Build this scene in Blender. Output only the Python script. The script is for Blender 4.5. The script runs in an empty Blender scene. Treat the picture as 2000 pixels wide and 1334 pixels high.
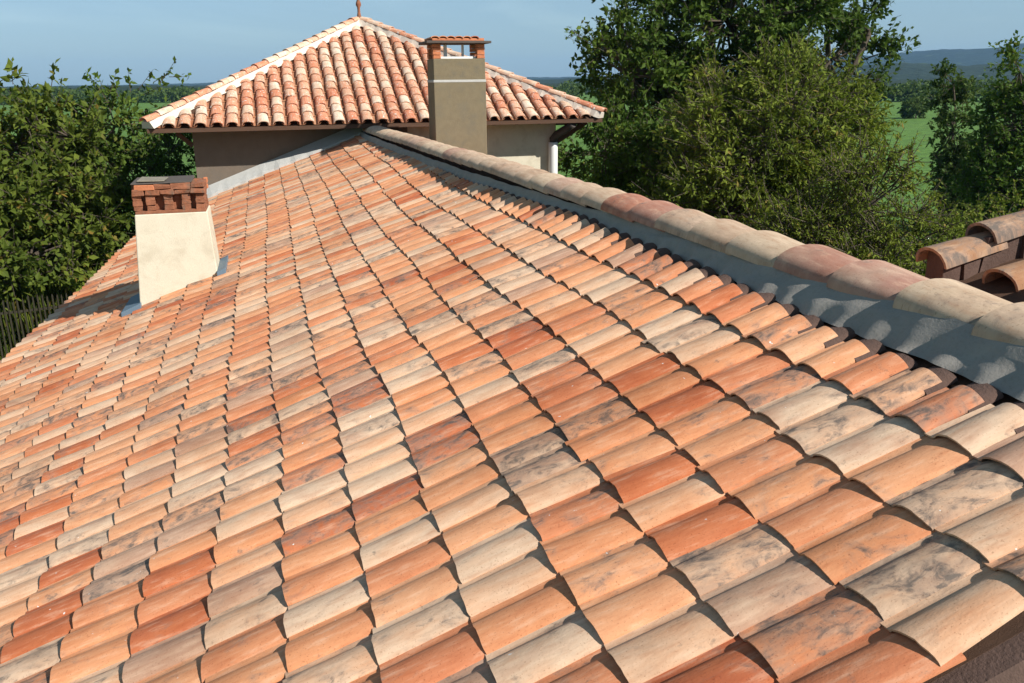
import bpy, math, random
import numpy as np
from mathutils import Vector, Matrix
random.seed(7); RNG = np.random.default_rng(7)
sc = bpy.context.scene
R = math.radians
# ------------------------------------------------------------------ camera
cam_d = bpy.data.cameras.new('camera'); cam = bpy.data.objects.new('camera', cam_d)
sc.collection.objects.link(cam); sc.camera = cam
_r = Vector((0.9631555812, -0.2687204428, -0.0109840802))
_u = Vector((0.0885036824, 0.2781216915, 0.9564598386))
_w = Vector((0.2539654004, 0.9221917633, -0.2916572082))
cam.matrix_world = Matrix(((_r.x, _u.x, -_w.x, 0), (_r.y, _u.y, -_w.y, 0), (_r.z, _u.z, -_w.z, 0), (0, 0, 0, 1)))
cam_d.sensor_fit = 'HORIZONTAL'; cam_d.sensor_width = 36.0; cam_d.lens = 36.0*1665.93/2000.0
cam_d.clip_start = 0.05; cam_d.clip_end = 30000
# ------------------------------------------------------------------ light
SUN = Vector((0.534, -0.594, 0.602)).normalized()
EL, AZ = math.asin(SUN.z), math.atan2(SUN.x, SUN.y)
w = bpy.data.worlds.new('World'); sc.world = w; w.use_nodes = True
nt = w.node_tree; bg = nt.nodes['Background']
sky = nt.nodes.new('ShaderNodeTexSky'); sky.sky_type = 'NISHITA'; sky.sun_disc = False
sky.sun_elevation = EL; sky.sun_rotation = AZ; sky.altitude = 200
sky.air_density = 1.0; sky.dust_density = 1.0; sky.ozone_density = 1.5
mx = nt.nodes.new('ShaderNodeMix'); mx.data_type = 'RGBA'; mx.blend_type = 'MULTIPLY'; mx.inputs[0].default_value = 1.0
mx.inputs[7].default_value = (.74, .90, 1.16, 1)     # bluer midday air
m2 = nt.nodes.new('ShaderNodeMix'); m2.data_type = 'RGBA'; m2.inputs[0].default_value = .55
m2.inputs[7].default_value = (.275/.078, .402/.078, .450/.078, 1)
tc = nt.nodes.new('ShaderNodeTexCoord'); mp = nt.nodes.new('ShaderNodeMapping'); mp.inputs['Scale'].default_value = (1.5, 1.5, 9)
cn = nt.nodes.new('ShaderNodeTexNoise'); cn.inputs['Scale'].default_value = 1.6; cn.inputs['Detail'].default_value = 6; cn.inputs['Distortion'].default_value = .8
cr = nt.nodes.new('ShaderNodeValToRGB'); cr.color_ramp.elements[0].position = .48; cr.color_ramp.elements[0].color = (1, 1, 1, 1); cr.color_ramp.elements[1].position = .80; cr.color_ramp.elements[1].color = (1.35, 1.25, 1.15, 1)
sxyz = nt.nodes.new('ShaderNodeSeparateXYZ'); nt.links.new(tc.outputs['Generated'], sxyz.inputs[0])
zr_ = nt.nodes.new('ShaderNodeValToRGB'); zr_.color_ramp.elements[0].position = .22; zr_.color_ramp.elements[0].color = (1, 1, 1, 1)
zr_.color_ramp.elements[1].position = .75; zr_.color_ramp.elements[1].color = (.37, .41, .46, 1); nt.links.new(sxyz.outputs[2], zr_.inputs[0])
m4 = nt.nodes.new('ShaderNodeMix'); m4.data_type = 'RGBA'; m4.blend_type = 'MULTIPLY'; m4.inputs[0].default_value = 1    # deeper blue towards the zenith, darkened above the view to cut fill light
m3 = nt.nodes.new('ShaderNodeMix'); m3.data_type = 'RGBA'; m3.blend_type = 'MULTIPLY'; m3.inputs[0].default_value = 1
nt.links.new(tc.outputs['Generated'], mp.inputs[0]); nt.links.new(mp.outputs[0], cn.inputs['Vector']); nt.links.new(cn.outputs['Fac'], cr.inputs[0])
nt.links.new(sky.outputs[0], mx.inputs[6]); nt.links.new(mx.outputs[2], m2.inputs[6]); nt.links.new(m2.outputs[2], m3.inputs[6]); nt.links.new(cr.outputs[0], m3.inputs[7])
nt.links.new(m3.outputs[2], m4.inputs[6]); nt.links.new(zr_.outputs[0], m4.inputs[7]); nt.links.new(m4.outputs[2], bg.inputs[0]); bg.inputs[1].default_value = 0.078
sl = bpy.data.lights.new('sun', 'SUN'); sl.energy = 5.0; sl.angle = R(0.6); sl.color = (1.0, 0.95, 0.87)
so = bpy.data.objects.new('sun', sl); sc.collection.objects.link(so)
so.rotation_euler = SUN.to_track_quat('Z', 'Y').to_euler(); so.location = (10, -10, 20)
sc.view_settings.view_transform = 'Standard'; sc.view_settings.look = 'None'
sc.view_settings.exposure = 0.48; sc.view_settings.gamma = 1.0
sc.cycles.max_bounces = 6; sc.cycles.transparent_max_bounces = 8
GZ = -6.7            # ground level below the camera
RT = 2.0918118517    # distance from the camera to the main roof plane
RA = 0.35524         # main roof pitch
EXP, PIT = 0.38, 0.23321
S0, Y0 = -0.89554, 1.8543
# ------------------------------------------------------------------ helpers
def link(o, parent=None):
    sc.collection.objects.link(o)
    if parent: o.parent = parent
    return o
def tag(o, label=None, cat=None, group=None, kind=None):
    for k, v in (('label', label), ('category', cat), ('group', group), ('kind', kind)):
        if v: o[k] = v
    return o
def empty(name, loc, label, cat, group=None):
    o = bpy.data.objects.new(name, None); o.empty_display_size = .3
    o.location = loc; link(o); tag(o, label, cat, group); return o
def mesh_np(name, verts, faces_flat, sizes, mat, parent=None, uv=None, col=None, smooth=True, mats=None):
    """verts Nx3 (world), faces given flat with a size per face; uv / col per vertex"""
    verts = np.asarray(verts, np.float32)
    if parent is not None: verts = verts - np.array(wloc(parent), np.float32)
    me = bpy.data.meshes.new(name)
    ff = np.asarray(faces_flat, np.int32).ravel(); sizes = np.asarray(sizes, np.int32)
    me.vertices.add(len(verts)); me.vertices.foreach_set('co', verts.ravel())
    me.loops.add(len(ff)); me.loops.foreach_set('vertex_index', ff)
    me.polygons.add(len(sizes))
    st = np.zeros(len(sizes), np.int32); st[1:] = np.cumsum(sizes)[:-1]
    me.polygons.foreach_set('loop_start', st)
    try: me.polygons.foreach_set('loop_total', sizes)
    except Exception: pass
    me.update(calc_edges=True)
    if smooth is True or smooth is False:
        me.polygons.foreach_set('use_smooth', np.full(len(sizes), bool(smooth)))
    else: me.polygons.foreach_set('use_smooth', np.asarray(smooth, bool))
    if uv is not None:
        l = me.uv_layers.new(name='UVMap'); l.data.foreach_set('uv', np.asarray(uv, np.float32)[ff].ravel())
    if col is not None:
        a = me.attributes.new('tint', 'FLOAT_COLOR', 'POINT')
        c = np.ones((len(verts), 4), np.float32); c[:, :3] = col; a.data.foreach_set('color', c.ravel())
    for m in (mat if isinstance(mat, (list, tuple)) else [mat]): me.materials.append(m)
    if mats is not None: me.polygons.foreach_set('material_index', np.asarray(mats, np.int32))
    me.validate()
    return link(bpy.data.objects.new(name, me), parent)
def wloc(o):
    v = Vector((0, 0, 0))
    while o is not None: v = v + o.location; o = o.parent
    return v
class MB:
    """collects polygons, builds one mesh object"""
    def __init__(s): s.v = []; s.f = []; s.m = []; s.sm = []
    def add(s, vs, fs, m=0, sm=False):
        b = len(s.v); s.v += [tuple(v) for v in vs]
        for f in fs: s.f.append([b+i for i in f]); s.m.append(m); s.sm.append(sm)
    def box(s, x0, x1, y0, y1, z0, z1, m=0, jit=0):
        vs = [(x, y, z) for x in (x0, x1) for y in (y0, y1) for z in (z0, z1)]
        if jit: vs = [tuple(c+random.uniform(-jit, jit) for c in v) for v in vs]
        s.add(vs, [(0, 1, 3, 2), (4, 6, 7, 5), (0, 4, 5, 1), (2, 3, 7, 6), (0, 2, 6, 4), (1, 5, 7, 3)], m)
    def hexa(s, a, b, m=0):
        """two quads (lists of 4) joined"""
        s.add(list(a)+list(b), [(3, 2, 1, 0), (4, 5, 6, 7), (0, 1, 5, 4), (1, 2, 6, 5), (2, 3, 7, 6), (3, 0, 4, 7)], m)
    def bar(s, p, q, wd, hh, m=0):
        p, q = Vector(p), Vector(q); d = (q-p).normalized()
        si = d.cross(Vector((0, 0, 1)))
        if si.length < 1e-3: si = Vector((1, 0, 0))
        si.normalize(); up = si.cross(d)
        c = [si*(-wd/2)+up*(-hh/2), si*(wd/2)+up*(-hh/2), si*(wd/2)+up*(hh/2), si*(-wd/2)+up*(hh/2)]
        s.hexa([p+k for k in c], [q+k for k in c], m)
    def tube(s, pts, rad, n=8, m=0, caps=True):
        pts = [Vector(p) for p in pts]; rad = rad if isinstance(rad, (list, tuple)) else [rad]*len(pts)
        b = len(s.v)
        for i, p in enumerate(pts):
            d = (pts[min(i+1, len(pts)-1)]-pts[max(i-1, 0)]).normalized()
            a = d.cross(Vector((.31, .17, .93)));
            if a.length < .05: a = d.cross(Vector((1, 0, 0)))
            a.normalize(); c = d.cross(a)
            for k in range(n):
                t = 2*math.pi*k/n; s.v.append(tuple(p+(a*math.cos(t)+c*math.sin(t))*rad[i]))
        for i in range(len(pts)-1):
            for k in range(n):
                s.f.append([b+i*n+k, b+i*n+(k+1) % n, b+(i+1)*n+(k+1) % n, b+(i+1)*n+k]); s.m.append(m); s.sm.append(True)
        if caps:
            s.f.append([b+k for k in range(n)][::-1]); s.m.append(m); s.sm.append(False)
            s.f.append([b+(len(pts)-1)*n+k for k in range(n)]); s.m.append(m); s.sm.append(False)
    def lathe(s, c, prof, n=16, m=0):
        b = len(s.v)
        for r, z in prof:
            for k in range(n):
                t = 2*math.pi*k/n; s.v.append((c[0]+r*math.cos(t), c[1]+r*math.sin(t), c[2]+z))
        for i in range(len(prof)-1):
            for k in range(n):
                s.f.append([b+i*n+k, b+i*n+(k+1) % n, b+(i+1)*n+(k+1) % n, b+(i+1)*n+k]); s.m.append(m); s.sm.append(True)
    def build(s, name, mat, parent=None, bevel=0):
        ff = [i for f in s.f for i in f]
        o = mesh_np(name, np.array(s.v), ff, [len(f) for f in s.f], mat, parent, smooth=s.sm, mats=s.m)
        if bevel:
            b = o.modifiers.new('bevel', 'BEVEL'); b.width = bevel; b.segments = 2; b.limit_method = 'ANGLE'
        return o
# ------------------------------------------------------------------ materials
def mat(name):
    m = bpy.data.materials.new(name); m.use_nodes = True
    t = m.node_tree; b = t.nodes['Principled BSDF']; b.inputs['Specular IOR Level'].default_value = .25
    b.inputs['Roughness'].default_value = .9
    return m, t, b
def N(t, kind, **kw):
    n = t.nodes.new('ShaderNode'+kind)
    for k, v in kw.items():
        if isinstance(k, str) and hasattr(n, k): setattr(n, k, v)
        else: n.inputs[k].default_value = v
    return n
def ramp(t, stops, fac=None, interp='LINEAR'):
    r = t.nodes.new('ShaderNodeValToRGB'); r.color_ramp.interpolation = interp
    e = r.color_ramp.elements
    while len(e) > 1: e.remove(e[-1])
    for i, (p, c) in enumerate(stops):
        c = tuple(c)+(1,) if len(c) == 3 else c
        if i == 0: e[0].position = p; e[0].color = c
        else: x = e.new(p); x.color = c
    if fac is not None: t.links.new(fac, r.inputs[0])
    return r
def mixc(t, a, b, fac, mode='MIX'):
    m = t.nodes.new('ShaderNodeMix'); m.data_type = 'RGBA'; m.blend_type = mode
    for s, v in ((0, fac), (6, a), (7, b)):
        if hasattr(v, 'links') or hasattr(v, 'is_linked'): t.links.new(v, m.inputs[s])
        else: m.inputs[s].default_value = v if s == 0 else (tuple(v)+(1,))
    return m.outputs[2]
def noise(t, vec, scale, detail=4, rough=.55, dist=0):
    n = t.nodes.new('ShaderNodeTexNoise'); n.inputs['Scale'].default_value = scale
    n.inputs['Detail'].default_value = detail; n.inputs['Roughness'].default_value = rough
    n.inputs['Distortion'].default_value = dist
    if vec is not None: t.links.new(vec, n.inputs['Vector'])
    return n.outputs['Fac']
def math_(t, op, a, b=None, c=None, clamp=False):
    m = t.nodes.new('ShaderNodeMath'); m.operation = op; m.use_clamp = clamp
    for i, v in enumerate((a, b, c)):
        if v is None: continue
        if hasattr(v, 'is_linked'): t.links.new(v, m.inputs[i])
        else: m.inputs[i].default_value = v
    return m.outputs[0]
def objco(t, scale=(1, 1, 1)):
    c = t.nodes.new('ShaderNodeTexCoord'); mp = t.nodes.new('ShaderNodeMapping')
    mp.inputs['Scale'].default_value = scale; t.links.new(c.outputs['Object'], mp.inputs[0]); return mp.outputs[0]
def bump(t, b, h, strength=.4, dist=.01):
    n = t.nodes.new('ShaderNodeBump'); n.inputs['Strength'].default_value = strength; n.inputs['Distance'].default_value = dist
    t.links.new(h, n.inputs['Height']); t.links.new(n.outputs[0], b.inputs['Normal'])
def tile_mat(name, pal, stain=1.0, white=0.0, streak=1.0):
    """clay tiles: tint.r picks the clay, tint.g shifts the pattern, tint.b how stained"""
    m, t, b = mat(name)
    at = N(t, 'Attribute'); at.attribute_name = 'tint'
    sp = t.nodes.new('ShaderNodeSeparateColor'); t.links.new(at.outputs['Color'], sp.inputs[0])
    uv = N(t, 'UVMap'); uv.uv_map = 'UVMap'
    sh = t.nodes.new('ShaderNodeCombineXYZ'); t.links.new(math_(t, 'MULTIPLY', sp.outputs[1], 37.0), sh.inputs[0])
    t.links.new(math_(t, 'MULTIPLY', sp.outputs[0], 53.0), sh.inputs[1]); t.links.new(math_(t, 'MULTIPLY', sp.outputs[1], 91.0), sh.inputs[2])
    def shifted(sx, sy):
        mp = t.nodes.new('ShaderNodeMapping'); mp.inputs['Scale'].default_value = (sx, sy, 1)
        t.links.new(uv.outputs[0], mp.inputs[0])
        v = t.nodes.new('ShaderNodeVectorMath'); v.operation = 'ADD'
        t.links.new(mp.outputs[0], v.inputs[0]); t.links.new(sh.outputs[0], v.inputs[1]); return v.outputs[0]
    n1 = noise(t, shifted(9, 3), 1.0, 3)
    n2 = noise(t, shifted(38, 6), 1.0, 4, .6)
    pick = math_(t, 'ADD', sp.outputs[0], math_(t, 'MULTIPLY', math_(t, 'SUBTRACT', n1, .5), .30*streak))
    base = ramp(t, pal, pick).outputs[0]
    # fired streaks along the tile and pale bloom
    base = mixc(t, base, mixc(t, base, (.95, .70, .50), .28), ramp(t, [(.52, (0, 0, 0)), (.72, (1, 1, 1))], n2).outputs[0])
    base = mixc(t, base, mixc(t, base, (.62, .36, .24), .85, 'MULTIPLY'), ramp(t, [(.30, (.4, .4, .4)), (.48, (0, 0, 0))], n2).outputs[0])
    # grey brown weathering clouds
    n3 = noise(t, shifted(13, 7), 1.0, 5, .62, .6)
    k = math_(t, 'ADD', n3, math_(t, 'MULTIPLY', sp.outputs[2], .30*stain))
    base = mixc(t, base, (.30, .215, .165), ramp(t, [(.64, (0, 0, 0)), (.86, (.6, .6, .6))], k).outputs[0])
    n4 = noise(t, shifted(24, 11), 1.0, 6, .7, 1.0)
    k2 = math_(t, 'ADD', math_(t, 'MULTIPLY', n4, .62), math_(t, 'MULTIPLY', k, .5))
    base = mixc(t, base, (.10, .092, .085), ramp(t, [(.70, (0, 0, 0)), (.82, (.8, .8, .8))], k2).outputs[0])
    nw = noise(t, objco(t), .9, 5, .65, .3)
    base = mixc(t, base, mixc(t, base, (.62, .50, .42), 1.0, 'MULTIPLY'), ramp(t, [(.46, (0, 0, 0)), (.70, (.65, .65, .65))], nw).outputs[0])
    n5 = noise(t, shifted(170, 110), 1.0, 2, .5)
    base = mixc(t, base, mixc(t, base, (.5, .4, .35), 1.0, 'MULTIPLY'), ramp(t, [(.62, (0, 0, 0)), (.72, (.6, .6, .6))], n5).outputs[0])
    if white:
        n6 = noise(t, shifted(30, 26), 1.0, 3, .5)
        base = mixc(t, base, (.72, .70, .66), ramp(t, [(.80-white, (0, 0, 0)), (.83-white, (1, 1, 1))], n6).outputs[0])
    t.links.new(base, b.inputs['Base Color'])
    n7 = noise(t, shifted(90, 50), 1.0, 5, .65)
    bump(t, b, math_(t, 'ADD', n7, n2), .35, .004)
    b.inputs['Roughness'].default_value = .85
    return m
PAL = [(0.0, (.47, .28, .19)), (.09, (.53, .33, .22)), (.15, (.64, .46, .32)), (.24, (.69, .42, .26)), (.32, (.68, .345, .185)), (.52, (.68, .295, .14)), (.66, (.62, .255, .125)),
       (.80, (.58, .21, .10)), (.90, (.54, .17, .07)), (1.0, (.47, .135, .06))]
M = {}
M['tile'] = tile_mat('sandy_clay_tile', PAL, 1.0, .055)
M['channel'] = tile_mat('channel_clay_tile', [(0, (.40, .20, .11)), (.5, (.36, .16, .08)), (1, (.30, .12, .06))], .6)
M['towertile'] = tile_mat('limewashed_clay_tile', [(0, (.68, .54, .42)), (.20, (.66, .45, .32)), (.40, (.62, .34, .22)), (.7, (.60, .27, .16)), (1.0, (.55, .20, .11))], .5, .17, 2.8)
M['ridgetile'] = tile_mat('weathered_ridge_tile', [(0, (.52, .40, .28)), (.45, (.49, .35, .25)), (.62, (.45, .30, .22)), (.8, (.40, .22, .165)), (1, (.44, .20, .13))], .8, 0, 1.8)
M['oldtile'] = tile_mat('old_lichened_tile', [(0, (.36, .24, .15)), (.5, (.33, .165, .085)), (1, (.38, .14, .05))], 1.4, .03, 2.0)
def plain(name, col, var=.25, scale=6, rough=.9, bs=.3, bd=.01, dirt=None, sc3=(1, 1, 1), fine=60):
    m, t, b = mat(name); co = objco(t, sc3)
    n = noise(t, co, scale, 6, .6); n2 = noise(t, co, fine, 4, .7)
    c = mixc(t, tuple(x*(1-var) for x in col), tuple(min(1, x*(1+var*.6)) for x in col), n)
    c = mixc(t, c, mixc(t, c, (.6, .57, .52), .8, 'MULTIPLY'), ramp(t, [(.5, (0, 0, 0)), (.75, (.5, .5, .5))], n2).outputs[0])
    if dirt:
        n3 = noise(t, co, scale*.6, 5, .65, .5)
        c = mixc(t, c, dirt, ramp(t, [(.52, (0, 0, 0)), (.72, (.8, .8, .8))], n3).outputs[0])
    t.links.new(c, b.inputs['Base Color']); b.inputs['Roughness'].default_value = rough
    bump(t, b, math_(t, 'ADD', n, n2), bs, bd)
    return m
M['render'] = plain('cream_render', (.64, .585, .46), .10, 5, .95, .5, .006, (.50, .44, .33))
M['towerwall'] = plain('beige_render', (.60, .48, .33), .12, 3, .95, .4, .006, (.50, .40, .29))
M['cement'] = plain('cement_render', (.20, .165, .105), .22, 7, .95, .6, .01, (.15, .135, .10))
M['rawcement'] = plain('raw_grey_render', (.165, .13, .10), .2, 4, .95, .6, .01, (.13, .11, .09))
M['bedding'] = plain('dark_bedding', (.12, .075, .06), .3, 9, .95, .6, .01)  # dark tone also carries the painted shade of the arches behind the tile heads
M['mortar'] = plain('lime_mortar', (.66, .59, .51), .18, 9, .95, .8, .012, (.60, .50, .40))
M['greymortar'] = plain('grey_mortar', (.47, .47, .45), .15, 9, .95, .6, .01)
M['lead'] = plain('lead_grey_membrane', (.31, .285, .255), .22, 3, .85, .35, .008, (.36, .33, .29))
M['zinc'] = plain('zinc_flashing', (.14, .20, .26), .12, 4, .5, .2, .004)
M['brick'] = plain('old_brick', (.30, .12, .065), .6, 14, .9, .8, .01, (.13, .11, .085), fine=35)
M['brickhot'] = plain('orange_brick', (.52, .19, .09), .35, 14, .9, .5, .01)
M['stone'] = plain('stone_slab', (.27, .24, .19), .35, 9, .9, .8, .01, (.16, .15, .12))
M['dark'] = plain('sooty_slab', (.10, .085, .075), .3, 8, .9, .5, .01)
M['wood'] = plain('stained_wood', (.10, .055, .035), .35, 5, .8, .5, .006, sc3=(1, 6, 6))
M['fence'] = plain('weathered_paling', (.045, .040, .025), .4, 5, .9, .6, .01, sc3=(6, 6, 1))
M['pipe'] = plain('white_pipe', (.78, .78, .76), .05, 4, .4, .05, .002)
M['darkmetal'] = plain('dark_gutter', (.06, .05, .045), .2, 4, .5, .1, .002)
M['rock'] = plain('rubble_wall', (.26, .15, .11), .5, 8, .95, 1.0, .03, (.20, .17, .15), fine=25)
# ------------------------------------------------------------------ clay tile generator
class Tiles:
    def __init__(s, n=10, roman=False):
        s.n = n; s.roman = roman
        if roman:        # one-piece tile: wide low barrel with a narrow flat pan beside it
            q = np.array([-1, -.93, -.82, -.66, -.46, -.24, 0, .20, .38, .50, .58, .66, .82, 1.0]); s.n = len(q)-1
            s.s = q; u = np.clip((q+1)/1.64, 0, 1); s.c = np.where(q < .64, .12+.88*np.sin(np.pi*u)**.72, 0.06); s.c[0] = .14
            s.c[-4:] = (.16, .05, .04, .10)
        else:
            th = np.linspace(-math.pi/2, math.pi/2, n+1)
            s.c, s.s = np.cos(th)**.85, np.sin(th)
        s.T = []
    def add(s, *a): s.T.append(a)   # s, y, n, L, hw0, hw1, h0, h1, tilt0, tilt1, yaw, thick, r, g, b
    def build(s, name, O, S, Y, Nn, material, parent, warp=None):
        A = np.array(s.T, np.float64); n = s.n; k = n+1; m = len(A)
        (ss, yy, nn, L, w0, w1, h0, h1, t0, t1, yaw, th, r, g, b) = A.T
        def ring(end, inner):
            wd, hh, sg = (w0, h0, 0.0) if end == 0 else (w1, h1, 1.0)
            lift = t0 if end == 0 else t1
            sign = np.sign(hh)
            wi = wd-(th*inner); hi = hh-sign*th*inner
            if s.roman: wi = wd; hi = hh; lift = lift-th*inner
            if s.roman and end == 0: lift = lift+0
            lat = wi[:, None]*s.s[None]; hg = hi[:, None]*s.c[None]+lift[:, None]+lat*roll[:, None]
            lon = np.repeat((L*sg)[:, None], k, 1)
            if end == 0: lon = lon+edge
            y = yy[:, None]+lat*np.cos(yaw)[:, None]+lon*np.sin(yaw)[:, None]
            x = ss[:, None]+lon*np.cos(yaw)[:, None]-lat*np.sin(yaw)[:, None]
            return np.stack([x, y, hg+nn[:, None]], -1), np.stack([np.repeat(s.s[None]*.11, m, 0), lon+0*lat], -1)
        roll = RNG.normal(0, .012, m)
        edge = np.cumsum(RNG.normal(0, .0017, (m, k)), 1); edge -= edge.mean(1)[:, None]
        rings = [ring(0, 0), ring(1, 0), ring(0, 1), ring(1, 1)]
        order = [0, 1, 2, 3, 0, 2, 1, 3]          # outer, inner, low end, high end
        V = np.concatenate([rings[i][0] for i in order], 1); U = np.concatenate([rings[i][1] for i in order], 1)
        nv = V.shape[1]; F = []; sm = []
        for q, (a, bb) in enumerate(((0, 1), (3, 2), (5, 4), (6, 7))):
            for i in range(n): F.append([a*k+i, a*k+i+1, bb*k+i+1, bb*k+i]); sm.append(q < 2)
        for i in (0, n): F.append([4*k+i, 5*k+i, 7*k+i, 6*k+i]); sm.append(False)
        F = np.array(F); FF = (F[None]+(np.arange(m)*nv)[:, None, None]).reshape(-1, 4)
        V = V.reshape(-1, 3)
        if warp is not None: V = warp(V)
        W = np.array(O)[None]+V[:, :1]*np.array(S)+V[:, 1:2]*np.array(Y)+V[:, 2:3]*np.array(Nn)
        col = np.repeat(np.stack([r, g, b], 1), nv, 0)
        return mesh_np(name, W, FF.ravel(), np.full(len(FF), 4), material, parent, uv=U.reshape(-1, 2), col=col, smooth=np.tile(sm, m))
# ------------------------------------------------------------------ main house
house = empty('farmhouse', (2.0, 11.0, GZ), 'long low house whose peach and cream clay tile roof fills the picture', 'house')
ca, sa = math.cos(RA), math.sin(RA)
O = Vector((sa*RT, 0, -ca*RT)); S = Vector((ca, 0, sa)); Nn = Vector((-sa, 0, ca)); YV = Vector((0, 1, 0))
def rp(s, y, n=0.0): return O+S*s+YV*y+Nn*n
# the fitted plane passes through -N*RT: s is measured from that foot
def X_eave(y): return -3.81-(12.54-y)*.1267
def sx(x): return (x-sa*RT)/ca
def RX(y): return 3.08-.040*(max(3.4, y)-4)      # ridge line, slightly skewed
def lift(y, s=0): return .21*np.clip((y-11)/10, 0, 1)**1.3
JN = 84; JL = -1
off = np.cumsum(RNG.normal(0, .007, JN+3)); off -= np.linspace(0, off[-1], JN+3)
for c0, d in ((2, -.02), (6, .035), (7, -.02), (13, .03), (19, -.03), (27, .03), (36, -.03), (50, .03)): off[c0:] += d*.6
off -= off.mean()
def s_of(pt): return (pt-O).dot(S)
def warp(V):
    V = V.copy(); s, y = V[:, 0], V[:, 1]
    V[:, 2] += .010*np.sin(y*.9+s*.7)+.008*np.sin(y*2.3-s*1.9+1)+.006*np.sin(s*5.1)*np.sin(y*.6)
    V[:, 2] += lift(y)
    V[:, 1] += .012*np.sin(s*1.7+y*.25)
    return V
T = Tiles(10, True); C = Tiles(8)
hot = RNG.random((60, 100))
for k in range(-16, 8):
    for j in range(JL, JN):
        yc = Y0+(j+.5)*PIT; s_lo = S0+k*EXP+off[j+1]+random.uniform(-.004, .004)
        s_e = sx(X_eave(yc)); L = .465
        if k == 7: s_lo = S0+k*EXP+off[j+1]*.7; L = min(2.065, sx(RX(yc)-.26))-s_lo+random.uniform(-.012, .012)
        if s_lo+.38 < s_e+.1 or L < .08: continue
        L = min(L, sx(RX(yc)-.20)-s_lo)
        cut = max(0, s_e-s_lo); f0 = cut/.465
        s1, L1 = s_lo+cut, L-cut; yw = random.gauss(0, .010); w1, h1 = .088, .046; yadd = 0
        if k == 7: h1 = .064; w1 = .074
        if j == -1 and k == 5: yw = .14; w1 = .07; yadd = .008
        if j == -1 and k >= 6: yadd = .03; w1 = .075
        x = (random.random()*.86+.14*(.5+.5*math.sin(j*.23+k*1.9+2*math.sin(k*.7)))+.07*math.sin(j*.9+k*2.6)) % 1.0
        r = random.uniform(0, .08) if x < .09 else random.uniform(.14, .26) if x < .36 else random.uniform(.28, .58) if x < .66 else random.uniform(.60, .78) if x < .84 else random.uniform(.82, 1.0)
        g = random.random(); b = random.uniform(.75, 1.0) if random.random() < .22 else random.random()*.5
        if (k, j) in ((3, 8), (3, 7)): b = 1.0; r = .1
        yj = random.uniform(-.0025, .0025); yw = random.gauss(0, .009); h0, h1 = random.uniform(.036, .040), .025
        w0 = w1 = .1205; yadd = 0
        if random.random() < .04: s1 -= random.uniform(.01, .03)
        if k == 7: h0 = .044; h1 = .054; w1 = .106; yw *= .5
        if j == -1 and k == 5: w1 = .09; yadd = .0; yw = .05
        if j == -1 and k >= 6: w1 = .10; yadd = .01
        T.add(s1, yc+yj+yadd, .0, L1, w0, w1, h0, h1, random.uniform(.011, .014)+(.007 if random.random() < .05 else 0), .000 if k < 7 else .008, yw, .008, r, g, b)
for j in range(JL, JN):        # bedding arches behind the last tile heads, shade painted in as dark brown
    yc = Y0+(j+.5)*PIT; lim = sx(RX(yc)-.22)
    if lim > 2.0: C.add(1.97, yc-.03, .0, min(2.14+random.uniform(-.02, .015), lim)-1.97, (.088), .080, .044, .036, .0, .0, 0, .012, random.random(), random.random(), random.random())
roof = T.build('roof', O, S, YV, Nn, M['tile'], house, warp)
tag(roof, 'barrel tile roof covering in mixed orange, peach and cream clay')
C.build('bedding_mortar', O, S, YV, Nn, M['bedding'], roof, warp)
# roof deck, far slope
yA, yB = Y0+JL*PIT+.02, 21.40
mb = MB()
ns = 12
for i in range(ns):
    ya, yb = yA+(yB-yA)*i/ns, yA+(yB-yA)*(i+1)/ns; la, lb = -.03+lift(ya), -.03+lift(yb)
    a = [rp(sx(X_eave(ya)), ya, la), rp(sx(RX(ya)), ya, la), rp(sx(RX(yb)), yb, lb), rp(sx(X_eave(yb)), yb, lb)]
    mb.hexa([p-Nn*.12 for p in a], a)
rz = -1.085; e2 = 5.2; z2 = rz-(e2-3.1)*math.tan(RA)
b = [Vector((RX(yA), yA, rz-.05)), Vector((e2, yA, z2-.05)), Vector((e2, yB, z2-.05)), Vector((RX(yB), yB, rz-.05))]
mb.hexa([p-Vector((0, 0, .12)) for p in b], b)
mb.build('roof_deck', M['wood'], roof)
F = Tiles(6)
O2 = Vector((e2, 0, z2)); S2 = Vector((-ca, 0, sa)); N2 = Vector((sa, 0, ca))
for k in range(0, 8):
    for j in range(JL, JN):
        L = min(.46, (e2-RX(Y0+j*PIT)-.12)/ca-k*EXP)
        if L < .08: continue
        F.add(k*EXP, Y0+(j+.5)*PIT, -.02, L, .1135, .0915, .088, .058, .003, -.004, random.gauss(0, .01), .014, random.random(), random.random(), random.random())
def warp2(V):
    V = V.copy(); V[:, 2] -= .24*np.clip((V[:, 1]-4)/17, 0, 1)*np.clip(V[:, 0]/2.2, 0, 1.2); return V
F.build('far_slope_tiles', O2, S2, YV, N2, M['tile'], roof, warp2)
# lead coloured membrane between the tile heads and the ridge tiles
NJ = 700; rows = 7; V = []
for i in range(NJ+1):
    y = yA-.02+(yB-yA)*i/NJ
    for q in range(rows):
        u = q/(rows-1); s1_ = sx(RX(y)-.165); s0_ = min(2.125+.018*math.cos((y-Y0)/PIT*2*math.pi), s1_-.09); s = s0_+(s1_-s0_)*u
        ph = (y-Y0)/PIT*2*math.pi
        wav = (-.5*math.cos(ph)+.5)                      # crest over each cover tile
        n = lift(y)-.006+wav*.030*(1-u)**2.5+.105*u**.8+.006*math.sin(y*3.1+q)+.004*math.sin(y*11+q*2)
        V.append(rp(s+.012*math.sin(y*2.7)*(1-u), y, n))
F_ = [[i*rows+q, (i+1)*rows+q, (i+1)*rows+q+1, i*rows+q+1] for i in range(NJ) for q in range(rows-1)]
mesh_np('ridge_membrane', np.array(V), np.array(F_).ravel(), [4]*len(F_), M['lead'], roof)
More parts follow.
